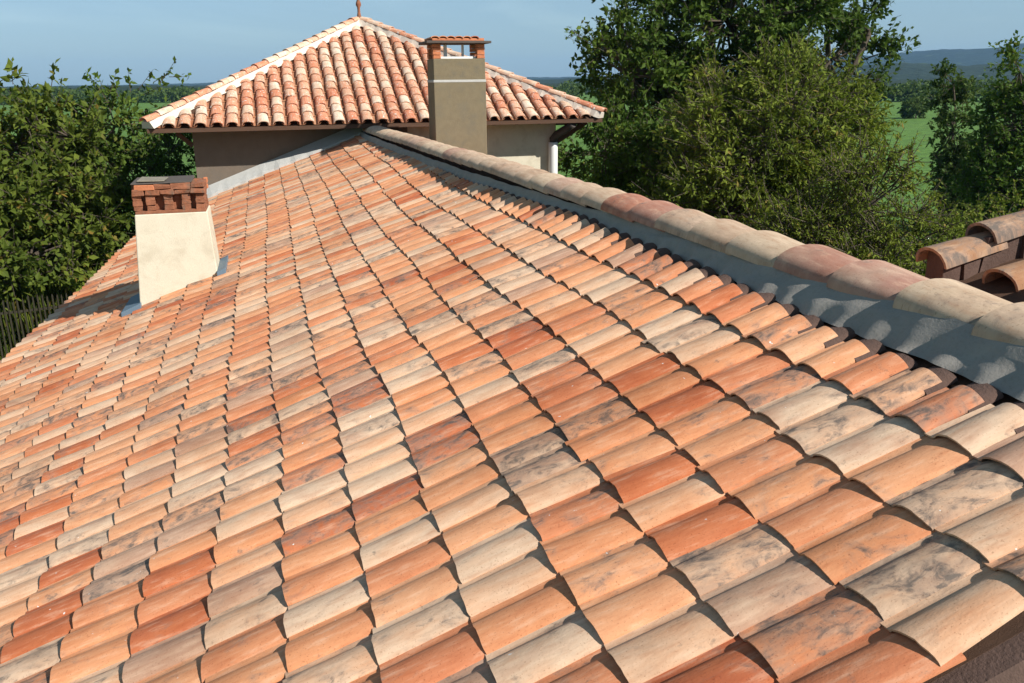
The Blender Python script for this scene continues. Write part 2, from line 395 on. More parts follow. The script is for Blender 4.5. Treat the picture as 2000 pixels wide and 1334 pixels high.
# ridge tiles, each its own
def ridge_tile(y0, y1, first, lab=None):
    t = Tiles(16)
    x = random.random()
    r = random.uniform(0, .5) if x < .7 else random.uniform(.5, .95)
    if lab is not None: r = lab
    t.add(-y1, 0, 0, (y1-y0)+.09, .240, .215, .130, .100, .016, -.010, random.gauss(0, .014), .017, r, random.random(), random.random()*.7)
    zc = rz-.008+.006*math.sin(y0*1.3)
    xc = RX((y0+y1)/2); dv = Vector((.040 if y0 > 3.3 else 0, -1, 0)).normalized(); ym = (y0+y1)/2
    oo = Vector((xc+random.uniform(-.006, .006), ym, zc))+dv*ym
    return t.build('ridge_tile', oo, dv, Vector((0, 0, 1)).cross(dv)*-1 if False else Vector((-dv.y, dv.x, 0)), Vector((0, 0, 1)), M['ridgetile'], roof)
ys = [1.62, 1.95, 2.42, 2.89, 3.40, 3.90, 4.40, 4.92, 5.42, 5.93, 6.43, 6.94]
while ys[-1]+.5 < 21.35: ys.append(ys[-1]+.5+random.uniform(-.015, .015))
ys.append(21.38)
tones = {4: .72, 5: .78, 10: .95, 3: .12, 2: .2, 1: .1, 6: .15, 7: .3}
for i in range(len(ys)-1): ridge_tile(ys[i], ys[i+1], i == 0, tones.get(i))
# mortar fillet where the roof meets the tower wall
mb = MB(); pr = None
for i in range(41):
    s = sx(X_eave(21.2))+(1.9-sx(X_eave(21.2)))*i/40
    nz = lift(21.2)
    p = [rp(s, 21.06+.015*math.sin(i*2.1), nz+.085+.006*math.sin(i*1.7)), rp(s, 21.40, nz+.27), rp(s, 21.40, nz-.05), rp(s, 21.06, nz-.05)]
    if pr: mb.hexa(pr, p)
    pr = p
mb.build('mortar_fillet', M['greymortar'], roof)
# verge at the near end: bedded half tiles over the gable wall
mb = MB()
for i in range(50):
    s = -6.9+i*.195
    if s < sx(X_eave(1.6)) or s > 2.4: continue
    mb.hexa([rp(s, yA-.10, -.11), rp(s+.1945, yA-.10, -.11), rp(s+.1945, yA+.06, -.11), rp(s, yA+.06, -.11)],
            [rp(s, yA-.075, -.035), rp(s+.1945, yA-.075, -.035), rp(s+.1945, yA+.06, -.03), rp(s, yA+.06, -.03)])
mb.build('verge_flashing', M['bedding'], roof)
mb = MB(); p0, p1 = rp(sx(X_eave(1.6)), yA-.12, -.22), rp(2.5, yA-.12, -.22); mb.bar(p0, p1, .05, .20); mb.build('bargeboard', M['wood'], roof)
# walls of the house
xe = X_eave(1.6)+.35
def wall_prism(pts, mb):   # vertical wall under a roof line: pts (x,y,ztop) pairs, thickness inwards
    for (a0, a1, tvec) in pts:
        a0, a1, tv = Vector(a0), Vector(a1), Vector(tvec)
        mb.hexa([(a0.x, a0.y, GZ-.3), (a1.x, a1.y, GZ-.3), (a1.x+tv.x, a1.y+tv.y, GZ-.3), (a0.x+tv.x, a0.y+tv.y, GZ-.3)],
                [a0, a1, a1+tv, a0+tv])
def zr(x): return (rp(sx(x), 0, 0).z if x <= 3.10 else rz-(x-3.1)*math.tan(RA))-.18
mb = MB(); g = yA+.04
x0 = X_eave(g)+.45; x1 = X_eave(21.3)+.45; xr = 5.0
wall_prism([((x0, g, zr(x0)), (3.1, g, zr(3.1)), (0, .35, 0)), ((3.1, g, zr(3.1)), (xr, g, zr(xr)), (0, .35, 0)),
            ((x0, g+.352, zr(x0)), (x1, 21.38, zr(x1)), (.3, 0, 0)), ((xr-.3, g+.352, zr(xr)), (xr-.3, 21.38, zr(xr)), (.298, 0, 0))], mb)
mb.build('wall', M['rock'], house)
# eaves board under the left edge
mb = MB()
for i in range(20):
    ya, yb = yA+(yB-yA)*i/20, yA+(yB-yA)*(i+1)/20
    xa, xb = X_eave(ya)+.03, X_eave(yb)+.03
    za, zb = rp(sx(xa), 0, -.10).z, rp(sx(xb), 0, -.10).z
    mb.hexa([(xa, ya, za-.16), (xb, yb, zb-.16), (xb+.03, yb, zb-.16), (xa+.03, ya, za-.16)], [(xa, ya, za), (xb, yb, zb), (xb+.03, yb, zb), (xa+.03, ya, za)])
mb.build('fascia_board', M['wood'], house)
# ------------------------------------------------------------------ white chimney
def frust(mb, xb0, xb1, yb0, yb1, zb, xt0, xt1, yt0, yt1, zt, m=0):
    mb.hexa([(xb0, yb0, zb), (xb1, yb0, zb), (xb1, yb1, zb), (xb0, yb1, zb)], [(xt0, yt0, zt), (xt1, yt0, zt), (xt1, yt1, zt), (xt0, yt1, zt)], m)
mb = MB(); frust(mb, -1.915, -.79, 12.16, 12.98, -3.35, -1.80, -.885, 12.24, 12.92, -1.64)
ch = mb.build('chimney', M['render'], house, .012); tag(ch, 'squat cream rendered chimney topped with old red bricks')
mb = MB(); zc = -1.64
mb.box(-1.79, -.90, 12.25, 12.91, zc+.001, zc+.04)
mb.box(-1.70, -1.00, 12.36, 12.80, zc+.04, zc+.30)
for cx in (-1.75, -1.58, -1.36, -1.14, -.96):
    for cy in ((12.32, 12.84) if -1.7 < cx < -1.0 else (12.32, 12.58, 12.84)):
        for q in range(3): mb.box(cx-.055, cx+.055, cy-.06, cy+.06, zc+.042+q*.068, zc+.105+q*.068, 0 if random.random() < .8 else 1, .010)
mb.build('brick_pier_ring', [M['brick'], M['brickhot']], ch, .006)
mb = MB()
for q, zz in enumerate((zc+.25, zc+.322)):
    for yy in (12.225, 12.83):
        x = -1.80+.04*q
        while x < -.93:
            l = random.uniform(.15, .25); jz = random.uniform(-.006, .006)
            mb.box(x, min(x+l, -.885), yy+random.uniform(-.012, .008), yy+.125, zz, zz+.066+jz, random.choice((0, 0, 0, 0, 1)), .013); x += l+.006
    for yy in (12.35, 12.58):
        for xx in (-1.805, -.995): mb.box(xx, xx+.11, yy, yy+.22, zz, zz+.066, 0, .010)
mb.build('brick_course', [M['brick'], M['brickhot']], ch, .008)
mb = MB(); mb.box(-1.80, -1.05, 12.235, 12.93, zc+.396, zc+.420, 0, .010); mb.box(-1.72, -1.38, 12.26, 12.70, zc+.424, zc+.446, 1, .012)
mb.build('chimney_slab', [M['dark'], M['stone']], ch, .008)
def pl(x): return zr(x)+.18
for (xa, xb, ya, yb) in ((-2.12, -1.86, 12.10, 13.02), (-.84, -.72, 12.05, 13.02)):
    mb = MB()
    mb.hexa([(xa, ya, pl(xa)+.03), (xb, ya, pl(xb)+.03), (xb, yb, pl(xb)+.03), (xa, yb, pl(xa)+.03)],
            [(xa, ya, pl(xa)+.098), (xb, ya, pl(xb)+.11), (xb, yb, pl(xb)+.11), (xa, yb, pl(xa)+.098)])
    mb.build('chimney_flashing', M['zinc'], ch, .006)
# ------------------------------------------------------------------ tall cement chimney behind the ridge
mb = MB(); X0, X1, Ya, Yb = 3.36, 4.46, 18.0, 18.72
mb.box(X0, X1, Ya, Yb, -3.4, .03); mb.box(X0+.006, X1-.006, Ya+.006, Yb-.006, .03, .46)
ch2 = mb.build('chimney', M['cement'], house, .015); tag(ch2, 'tall grey brown cement chimney with open brick cap behind the ridge')
mb = MB(); mb.box(X0-.004, X1+.004, Ya-.005, Yb+.005, -.005, .045)
mb.build('cement_band', M['greymortar'], ch2, .006)
for (px, py) in ((X0+.01, Ya+.01), (X1-.17, Ya+.01), (X0+.01, Yb-.17), (X1-.17, Yb-.17)):
    mb = MB()
    for q in range(4): mb.box(px, px+.16, py, py+.16, .462+q*.072, .528+q*.072, 0, .006)
    mb.build('brick_pier', M['brickhot'], ch2, .005)
mb = MB(); mb.box(X0+.30, X0+.36, Ya+.32, Ya+.40, .462, .742, 0, .002); mb.box(X1-.42, X1-.38, Ya+.32, Ya+.40, .462, .742, 0, .002)
mb.box(X0+.18, X1-.18, Ya+.10, Yb-.10, .462, .50, 0, .004)
mb.build('inner_flue', M['pipe'], ch2)
mb = MB(); mb.box(X0-.14, X1+.10, Ya-.12, Yb+.12, .752, .80, 0, .004); mb.build('chimney_slab', M['dark'], ch2, .008)
t = Tiles(8)
for j in range(6): t.add(-.1, .0+j*.165, 0, .95, .088, .080, .05, .045, 0, 0, random.gauss(0, .02), .014, random.uniform(.6, 1), random.random(), random.random()*.3)
t.build('cap_tiles', Vector((X0+.04, Ya, .845)), Vector((0, 1, 0)), Vector((1, 0, 0)), Vector((0, 0, 1)), M['tile'], ch2)
mb = MB(); mb.box(X0-.02, X1-.04, Ya-.08, Yb+.06, .802, .855, 0, .006); mb.build('cap_slab', M['brickhot'], ch2, .01)
# ------------------------------------------------------------------ tower house
EY0, EX0, EX1, EZ = 20.62, -2.52, 8.06, -.90
CX = (EX0+EX1)/2; HW = (EX1-EX0)/2; CY = EY0+HW; AZ_ = 1.56
tower = empty('tower_house', (CX, CY, GZ), 'square tower with a hipped roof of whitened orange tiles beyond the ridge', 'tower')
rise = AZ_-EZ; slen = math.hypot(HW, rise); cs, sn = HW/slen, rise/slen
tp, te = .335, .40
def slope(idx):
    ang = idx*math.pi/2
    rot = Matrix.Rotation(ang, 3, 'Z')
    Yv = rot @ Vector((1, 0, 0)); Sv = rot @ Vector((0, cs, sn)); Nv = rot @ Vector((0, -sn, cs))
    Ov = Vector((CX, CY, EZ))+rot @ Vector((0, -HW, 0))
    T1 = Tiles(7); C1 = Tiles(4); nc = int(HW/tp)
    for j in range(-nc-1, nc+1):
        yc = (j+.5)*tp
        if abs(yc) > HW-.12: continue
        smax = (HW-abs(yc))/HW*slen
        k = 0
        while k*te < smax-.05:
            s0 = k*te+random.uniform(-.02, .02); L = min(.50, smax-s0+.06)
            if k == 0: s0 = -.05
            x = random.random(); r = random.uniform(0, .32) if x < .36 else random.uniform(.36, .98)
            T1.add(s0, yc+random.uniform(-.012, .012), .05, L, .135, .115, .088, .072, .012, -.008, random.gauss(0, .025), .016, r, random.random(), random.random()**2)
            k += 1
        yc = j*tp; smax = (HW-abs(yc))/HW*slen; k = 0
        while k*te < smax-.05:
            C1.add(k*te-.03, yc, .055, min(.5, smax-k*te+.06), .10, .12, -.055, -.06, .01, -.01, 0, .014, random.random(), random.random(), random.random()); k += 1
    o = T1.build('roof', Ov, Sv, Yv, Nv, M['towertile'], tower)
    C1.build('channel_tiles', Ov, Sv, Yv, Nv, M['channel'], o)
    return o
for i in range(4): tr = slope(i)
# deck
mb = MB(); ap = (CX, CY, AZ_-.02)
c4 = [(EX0+.04, EY0+.04, EZ-.01), (EX1-.04, EY0+.04, EZ-.01), (EX1-.04, EY0+2*HW-.04, EZ-.01), (EX0+.04, EY0+2*HW-.04, EZ-.01)]
mb.add(c4+[ap], [(0, 1, 4), (1, 2, 4), (2, 3, 4), (3, 0, 4)])
c5 = [(x, y, z-.03) for x, y, z in c4]; mb.add(c4+c5, [(0, 4, 5, 1), (1, 5, 6, 2), (2, 6, 7, 3), (3, 7, 4, 0), (7, 6, 5, 4)])
mb.build('roof_deck', M['wood'], tower)
# hips: lime mortar bed and a run of tiles
for i in range(4):
    cx, cy = ((EX0, EY0), (EX1, EY0), (EX1, EY0+2*HW), (EX0, EY0+2*HW))[i]
    base = Vector((cx, cy, EZ+.03)); top = Vector((CX, CY, AZ_+.06)); d = (top-base); Lh = d.length; d.normalize()
    side = d.cross(Vector((0, 0, 1))).normalized(); up = side.cross(d)
    mb = MB(); pr = None; nseg = 60
    for q in range(nseg+1):
        p = base+d*(Lh*q/nseg); ww = .17+random.uniform(-.03, .03); hh = .13+random.uniform(-.01, .01)
        ring = [p-side*ww-up*.03, p-side*(ww*.66)+up*hh*.9, p+side*(ww*.66)+up*hh*.9, p+side*ww-up*.03]
        if pr: mb.hexa(pr, ring)
        pr = ring
    mb.build('hip_mortar', M['mortar'], tower)
    t = Tiles(8); k = 0
    while k*.40 < Lh-.2:
        t.add(k*.40-.05, 0, .13, min(.48, Lh-k*.4), .125, .105, .10, .08, .012, -.01, random.gauss(0, .02), .016, random.choice((random.uniform(0, .3), random.uniform(.1, .9))), random.random(), random.random()*.5); k += 1
    t.build('hip_tiles', base, d, side, up, M['towertile'], tower)
mb = MB()
mb.lathe((CX, CY, AZ_+.05), [(.001, 1.4), (.018, 1.32), (.03, 1.12), (.045, .98), (.075, .90), (.08, .84), (.045, .76), (.038, .62), (.07, .55), (.075, .49), (.04, .42), (.04, .30), (.06, .20), (.09, .10), (.12, .0), (.14, -.06), (.001, -.06)])
mb.build('finial', M['brick'], tower)
# walls
WX0, WX1, WY0, WY1 = -1.68, 7.13, 21.42, 21.42+8.9
mb = MB(); mb.box(WX0, WX1, WY0, WY1, GZ-.3, EZ+.33); tw = mb.build('wall', M['render'], tower)
mb = MB(); mb.box(WX0-.004, 3.3, WY0-.006, WY0+.3, GZ-.3, EZ+.32); tag(mb.build('wall', M['rawcement'], tower), 'grey brown unpainted stretch of wall')
mb = MB()   # rafters' tails and soffit beam
for j in range(18):
    x = WX0-.55+j*.58
    mb.bar((x, EY0+.10, EZ-.07), (x, EY0+1.1, EZ-.07+1.0*rise/HW), .08, .10)
    mb.bar((x, EY0+2*HW-.10, EZ-.07), (x, EY0+2*HW-1.1, EZ-.07+1.0*rise/HW), .08, .10)
for j in range(17):
    y = EY0+.6+j*.6
    mb.bar((EX0+.10, y, EZ-.07), (EX0+1.1, y, EZ-.07+1.0*rise/HW), .08, .10)
    mb.bar((EX1-.10, y, EZ-.07), (EX1-1.1, y, EZ-.07+1.0*rise/HW), .08, .10)
mb.build('rafter_tails', M['wood'], tower)
mb = MB()
mb.bar((EX0-.02, EY0+.0, EZ-.055), (EX1+.02, EY0+.0, EZ-.055), .05, .09); mb.bar((EX1-.0, EY0+.03, EZ-.055), (EX1-.0, EY0+2*HW, EZ-.055), .05, .09)
mb.bar((EX0+.0, EY0+.03, EZ-.055), (EX0+.0, EY0+2*HW, EZ-.055), .05, .09)
mb.build('fascia_board', M['wood'], tower)
mb = MB()   # timber bracket under the right corner
mb.bar((WX1+.02, WY0+.1, EZ-.62), (EX1-.12, EY0+.75, EZ-.12), .12, .12); mb.bar((WX1+.0, WY0+.12, EZ-.13), (EX1-.1, WY0+.12, EZ-.13), .12, .12)
mb.build('corner_bracket', M['wood'], tower)
mb = MB(); mb.bar((WX0-.02, WY0+.1, EZ-.45), (EX0+.5, WY0+.1, EZ-.15), .1, .1)
mb.build('corner_bracket', M['wood'], tower)
mb = MB()
mb.tube([(WX1-.12, WY0-.15, GZ), (WX1-.12, WY0-.15, -1.62), (WX1-.12, WY0-.15, -1.50)], .12, 14)
dp = mb.build('downpipe', M['pipe'], tower)
mb = MB(); mb.tube([(WX1-.12, WY0-.15, -1.56), (WX1-.12, WY0-.15, -1.42), (WX1-.05, WY0-.25, -1.30), (WX1+.12, WY0-.5, -1.15), (WX1+.22, EY0+.08, -1.02)], .10, 10)
mb.build('pipe_elbow', M['darkmetal'], dp)
# ------------------------------------------------------------------ old outbuilding at the right
old = empty('outbuilding', (8.0, 3.0, GZ), 'outbuilding with heavy old lichened tiles poking up at the right edge', 'outbuilding')
oa = R(16); oO = Vector((4.52, 0, -1.43)); oS = Vector((math.cos(oa), 0, math.sin(oa))); oN = Vector((-math.sin(oa), 0, math.cos(oa)))
t = Tiles(12); c = Tiles(6)
for j in range(9):
    for k in range(11):
        t.add(k*.46+random.uniform(-.03, .03)-.03+(.22 if j else 0), 4.95-j*.36-(.03 if j else 0), (.135+.035*(k % 2) if j == 0 else -.02), .54, .150, .125, .135, .11, .02, -.015, random.gauss(0, .02), .022, random.random()*.65, random.random(), .25+.75*random.random())
        c.add(k*.42+.05, 4.72-j*.36, -.02, .53, .11, .13, -.06, -.06, .01, -.01, 0, .016, random.random(), random.random(), random.random())
orf = t.build('roof', oO, oS, YV, oN, M['oldtile'], old)
c.build('channel_tiles', oO, oS, YV, oN, M['oldtile'], orf)
mb = MB()
a = [oO+oS*s+YV*y+oN*0 for s, y in ((.06, 2.1), (4.6, 2.1), (4.6, 5.02), (.06, 5.02))]
mb.hexa([p-oN*.06 for p in a], a); mb.build('roof_deck', M['wood'], orf)
mb = MB()
for k in range(14):
    x = 4.95+k*.3; mb.box(x, x+.27, 4.84, 5.03, oO.z+(x-4.78)*math.tan(oa)-.20, oO.z+(x-4.78)*math.tan(oa)-.10, 0, .012)
mb.box(5.3, 8.8, 2.3, 4.9, GZ-.2, -1.75)
mb.build('wall', M['rock'], old)
mb = MB()
for k in range(30):
    x = 4.50+k*.16; zt = oO.z+(x-4.52)*math.tan(oa); mb.box(x, x+.15, 4.85+random.uniform(-.02, .02), 5.05+random.uniform(-.02, .02), zt-.06, zt+.235+random.uniform(-.03, .03), 0, .02)
mb.build('bedding_mortar', M['bedding'], orf)
# ------------------------------------------------------------------ ground, field, hills
def ground_mat():
    m, t, b = mat('meadow_grass'); co = objco(t)
    n1 = noise(t, co, .02, 5, .6); n2 = noise(t, co, .9, 8, .8); n3 = noise(t, objco(t, (.11, .5, .11)), 1.0, 6, .7)
    c = mixc(t, (.075, .165, .024), (.13, .245, .045), n3)
    c = mixc(t, c, (.14, .20, .05), ramp(t, [(.5, (0, 0, 0)), (.7, (.7, .7, .7))], n1).outputs[0])
    c = mixc(t, c, (.035, .075, .014), ramp(t, [(.45, (0, 0, 0)), (.62, (.85, .85, .85))], n2).outputs[0])
    t.links.new(c, b.inputs['Base Color']); bump(t, b, n2, .6, .2); return m
M['grass'] = ground_mat()
n = 90; g = np.linspace(-1, 1, n); gx, gy = np.meshgrid(np.sign(g)*np.abs(g)**2.5*9000, np.sign(g)*np.abs(g)**2.5*9000, indexing='ij')
dd = np.hypot(gx, gy); gz = GZ+np.where(dd > 60, .5*np.sin(gx*.011)*np.cos(gy*.008), 0)
idx = np.arange(n*n).reshape(n, n); ff = np.stack([idx[:-1, :-1], idx[1:, :-1], idx[1:, 1:], idx[:-1, 1:]], -1).reshape(-1, 4)
gr = mesh_np('ground', np.stack([gx, gy, gz], -1).reshape(-1, 3), ff.ravel(), [4]*len(ff), M['grass']); gr['kind'] = 'structure'
M['patio'] = plain('grey_paving', (.16, .19, .22), .2, 1.5, .9, .3, .01)
mb = MB(); mb.box(-7, 13, -6, 1.5, GZ-.1, GZ+.03); o = mb.build('terrace', M['patio']); o['kind'] = 'structure'
def hill_mat():
    m, t, b = mat('wooded_hill'); co = objco(t)
    n1 = noise(t, co, .006, 5, .6); n2 = noise(t, co, .03, 4, .7)
    c = mixc(t, (.010, .022, .012), (.022, .040, .016), n2)
    c = mixc(t, c, (.05, .08, .03), ramp(t, [(.66, (0, 0, 0)), (.66, (.8, .8, .8))], n1).outputs[0])
    t.links.new(c, b.inputs['Base Color']); bump(t, b, n2, 1.0, 8); return m
M['hill'] = hill_mat()
def hills(name, d0, fh, depth=1200, seed=0):
    """a long ridge facing the viewer at distance d0; fh(x/y) -> height"""
    na, nd = 260, 24; V = []
    for i in range(na):
        a = -.75+2.1*i/(na-1)
        for j in range(nd):
            u = j/(nd-1); d = d0+depth*(u-.5)
            prof = math.sin(math.pi*u)**1.0
            h = fh(a)*prof*(1+.10*math.sin(a*23+seed+u*3)+.05*math.sin(a*61+seed*2+u*5))+random.uniform(-1, 1)*d0*.0008*prof
            V.append((d*math.sin(a), d*math.cos(a), GZ-2+h))
    ix = np.arange(na*nd).reshape(na, nd); f = np.stack([ix[:-1, :-1], ix[1:, :-1], ix[1:, 1:], ix[:-1, 1:]], -1).reshape(-1, 4)
    o = mesh_np(name, np.array(V), f.ravel(), [4]*len(f), M['hill']); o['kind'] = 'structure'; return o
sm = lambda x, a, b: (lambda t: t*t*(3-2*t))(min(1, max(0, (x-a)/(b-a))))
hills('hills', 3600, lambda a: 8+12*sm(a, -.3, .1)+86*sm(a, .30, .75))
hills('hills', 1500, lambda a: 8+4*sm(a, .1, .4)+14*sm(a, .45, .7), 500, 4)
hills('hills', 700, lambda a: 7.5-1.5*sm(a, .2, .5), 420, 9)
# ------------------------------------------------------------------ trees
def leaf_mat(name, dark, light, yel, yamt=.12):
    m, t, b = mat(name)
    at = N(t, 'Attribute'); at.attribute_name = 'tint'
    sp = t.nodes.new('ShaderNodeSeparateColor'); t.links.new(at.outputs['Color'], sp.inputs[0])
    c = mixc(t, dark, light, sp.outputs[0])
    c = mixc(t, c, yel, ramp(t, [(1-yamt-.02, (0, 0, 0)), (1-yamt+.02, (1, 1, 1))], sp.outputs[1]).outputs[0])
    t.links.new(c, b.inputs['Base Color']); b.inputs['Roughness'].default_value = .55
    b.inputs['Specular IOR Level'].default_value = .35
    b.inputs['Roughness'].default_value = .7; b.inputs['Specular IOR Level'].default_value = .18
    tr = t.nodes.new('ShaderNodeBsdfTranslucent'); t.links.new(mixc(t, c, (1, 1, .4), .3, 'MULTIPLY'), tr.inputs[0])
    ms = t.nodes.new('ShaderNodeMixShader'); ms.inputs[0].default_value = .36
    t.links.new(b.outputs[0], ms.inputs[1]); t.links.new(tr.outputs[0], ms.inputs[2])
    t.links.new(ms.outputs[0], t.nodes['Material Output'].inputs[0]); return m
M['bark'] = plain('grey_bark', (.10, .08, .06), .35, 8, .95, .9, .02, sc3=(1, 1, .25))
LM = {'dark': leaf_mat('dark_leaf', (.034, .070, .012), (.12, .185, .026), (.14, .15, .03), .08),
      'brown': leaf_mat('olive_leaf', (.046, .080, .012), (.16, .20, .026), (.22, .15, .03), .10),
      'light': leaf_mat('yellow_green_leaf', (.075, .110, .014), (.23, .28, .036), (.26, .20, .05), .10),
      'mid': leaf_mat('mid_green_leaf', (.035, .080, .012), (.12, .19, .026), (.20, .22, .03), .10),
      'far': leaf_mat('distant_leaf', (.035, .075, .018), (.11, .16, .035), (.10, .11, .03), .05)}
def leaves(P, D, size, aspect=.55):
    """rhombic, slightly folded leaves at points P pointing along D"""
    m = len(P); D = D/np.linalg.norm(D, axis=1)[:, None]
    rv = RNG.normal(size=(m, 3)); rv[:, 2] += .9
    side = np.cross(D, rv); side /= np.linalg.norm(side, axis=1)[:, None]+1e-9
    up = np.cross(side, D); L = size*RNG.uniform(.6, 1.3, m)[:, None]
    a = P; b_ = P+D*L*.48+side*L*aspect*.5+up*L*.07; c = P+D*L; d = P+D*L*.48-side*L*aspect*.5+up*L*.07
    V = np.stack([a, b_, c, d], 1).reshape(-1, 3); i = np.arange(m)*4
    F = np.stack([i, i+1, i+2, i, i+2, i+3], 1).reshape(-1, 3)
    return V, F
def tubes_np(A, B, ra, rb, n=4):
    """many straight tapered twigs"""
    d = B-A; d /= np.linalg.norm(d, axis=1)[:, None]+1e-9
    x = np.cross(d, np.array([.3, .2, .93])); x /= np.linalg.norm(x, axis=1)[:, None]+1e-9; y = np.cross(d, x)
    an = np.arange(n)*2*math.pi/n
    off_ = x[:, None]*np.cos(an)[None, :, None]+y[:, None]*np.sin(an)[None, :, None]
    V = np.concatenate([A[:, None]+off_*np.reshape(ra, (-1, 1, 1)), B[:, None]+off_*np.reshape(rb, (-1, 1, 1))], 1)
    m = len(A); b = (np.arange(m)*2*n)[:, None]
    F = np.concatenate([np.stack([b[:, 0]+k, b[:, 0]+(k+1) % n, b[:, 0]+n+(k+1) % n, b[:, 0]+n+k], 1) for k in range(n)], 0)
    return V.reshape(-1, 3), F
def tree(name, base, lobes, nclump, ntw, nleaf, leaf, kind, label, cat, trunk_r=.2, twig=.8, group=None, droop=0.0, upw=.3, aspect=.55, crown_name='crown', shell=.55, sprigs=None, stems=1):
    """lobes: (cx,cy,cz, rx,ry,rz) ellipsoids that the crown fills unevenly"""
    root = empty(name, base, label, cat, group); base = np.array(base, float)
    lob = np.array(lobes, float); vol = (lob[:, 3]*lob[:, 4]*lob[:, 5])**.8; pick = RNG.choice(len(lob), nclump, p=vol/vol.sum())
    u = RNG.normal(size=(nclump, 3)); u /= np.linalg.norm(u, axis=1)[:, None]
    rr = RNG.random(nclump)**(1/3)*(1-shell)+shell
    rr *= RNG.uniform(.82, 1.08, nclump)
    CL = lob[pick, :3]+u*rr[:, None]*lob[pick, 3:]
    CL[:, 2] = np.maximum(CL[:, 2], base[2]+.25)
    # limbs: from the trunk line to each lobe, then to each clump
    TA, TB, ra, rb = [], [], [], []
    def seg(a, b, r0, r1, k=3, wob=.06):
        a, b = np.array(a, float), np.array(b, float); L = np.linalg.norm(b-a); p = a
        for i in range(1, k+1):
            q = a+(b-a)*i/k+(RNG.normal(size=3)*wob*L*.5 if i < k else 0)
            TA.append(p); TB.append(q); ra.append(r0+(r1-r0)*(i-1)/k); rb.append(r0+(r1-r0)*i/k); p = q
    top = lob[:, :3].mean(0); z0 = base[2]
    hub = base+np.array([(top[0]-base[0])*.4, (top[1]-base[1])*.4, (lob[:, 2].min()-z0)*.55])
    for st in range(stems):
        o = RNG.normal(size=3)*(.25 if stems > 1 else 0); o[2] = 0
        seg(base+o, hub+o*.5, trunk_r, trunk_r*.75, 4, .05)
    for i, l in enumerate(lob):
        seg(hub, l[:3], trunk_r*.6, trunk_r*.25, 4, .12)
    sel = RNG.permutation(nclump)[:min(nclump, 260)]
    for c_ in sel:
        l = lob[pick[c_], :3]; seg(l+(CL[c_]-l)*.1, CL[c_], trunk_r*.16, .015, 2, .1)
    # twigs
    n_tw = nclump*ntw; cc = np.repeat(CL, ntw, 0); lc = np.repeat(lob[pick, :3], ntw, 0)
    out = cc-lc; out /= np.linalg.norm(out, axis=1)[:, None]+1e-9
    d = out*.55+RNG.normal(size=(n_tw, 3))*.75; d[:, 2] += upw; d /= np.linalg.norm(d, axis=1)[:, None]
    Lt = twig*RNG.uniform(.45, 1.25, n_tw)[:, None]
    A = cc+RNG.normal(size=(n_tw, 3))*.12*twig; B = A+d*Lt
    if sprigs is not None:
        sA = np.array([s[:3] for s in sprigs], float); sB = np.array([s[3:] for s in sprigs], float)
        A = np.concatenate([A, sA]); B = np.concatenate([B, sB]); n_tw = len(A); d = (B-A)/np.linalg.norm(B-A, axis=1)[:, None]
    TAa, TBa = np.array(TA), np.array(TB)
    V1, F1 = tubes_np(TAa, TBa, np.array(ra), np.array(rb), 7)
    V2, F2 = tubes_np(A, B, np.full(n_tw, .011), np.full(n_tw, .004), 3)
    FF = np.concatenate([F1, F2+len(V1)], 0)
    mesh_np('trunk', np.concatenate([V1, V2]), FF.ravel(), np.full(len(FF), 4), M['bark'], root)
    # leaves along the twigs
    t_ = RNG.random((n_tw, nleaf))**.8; P = A[:, None]+(B-A)[:, None]*t_[..., None]
    P[..., 2] -= droop*t_**2*twig
    P = P.reshape(-1, 3)+RNG.normal(size=(n_tw*nleaf, 3))*.015
    D = np.repeat(d, nleaf, 0)*.5+RNG.normal(size=(len(P), 3))*.8; D[:, 2] -= .25+droop
    V, F = leaves(P, D, leaf, aspect)
    clr = np.repeat(RNG.random(nclump), ntw)
    if sprigs is not None: clr = np.concatenate([clr, np.full(len(sprigs), .5)])
    clr = np.repeat(clr, nleaf); cr = np.clip(.45*clr+.55*RNG.random(len(P)), 0, 1)
    yl = np.clip(RNG.random(len(P))*.8+.2*clr, 0, 1)
    col = np.repeat(np.stack([cr, yl, cr*0], 1), 4, 0)
    mesh_np(crown_name, V, F.ravel(), np.full(len(F), 3), LM[kind], root, col=col, smooth=False)
    return root
def px(x, y, Y):
    """point on the ray through photograph pixel x,y at depth Y (used only to plan tree positions)"""
    d = _w+_r*((x-1000)/1665.93)-_u*((y-667)/1665.93); return d*(Y/d.y)
def lobe(x, y, Y, rpx, rzpx=None, ry=None):
    p = px(x, y, Y); s = (p.dot(_w))/1665.93; r = rpx*s; rz_ = (rzpx or rpx)*s
    return (p.x, p.y, p.z, r, ry or r, rz_)
# big dark tree behind
tree('broadleaf_tree', (15.6, 27.5, GZ), [lobe(1420, 40, 27.5, 200, 170), lobe(1230, 150, 27, 135, 120), lobe(1620, 120, 27.5, 120, 120), lobe(1400, 240, 26.5, 200, 130),
      lobe(1240, 280, 27, 110, 110), lobe(1330, -160, 28, 170, 150), lobe(1520, -120, 28, 170, 150), lobe(1180, 90, 27, 60, 50), lobe(1700, 60, 27, 50, 60), lobe(1210, 400, 25, 90, 60)],
     240, 22, 12, .21, 'dark', 'tallest dark green tree, its top cut by the frame, behind the feathery yellowish one', 'tree', .35, 1.0, shell=.35)
tree('feathery_tree', (11.0, 17.5, GZ), [lobe(1545, 205, 17.5, 120, 95), lobe(1480, 300, 17, 150, 130), lobe(1620, 270, 17.5, 105, 120), lobe(1400, 230, 18.5, 80, 70), lobe(1420, 420, 16.5, 130, 110), lobe(1570, 400, 16.5, 120, 110), lobe(1520, 520, 15.5, 170, 100)],
     170, 22, 14, .14, 'light', 'feathery yellowish green tree in front of the tallest dark tree', 'tree', .16, .75, droop=.12, aspect=.38, shell=.3)
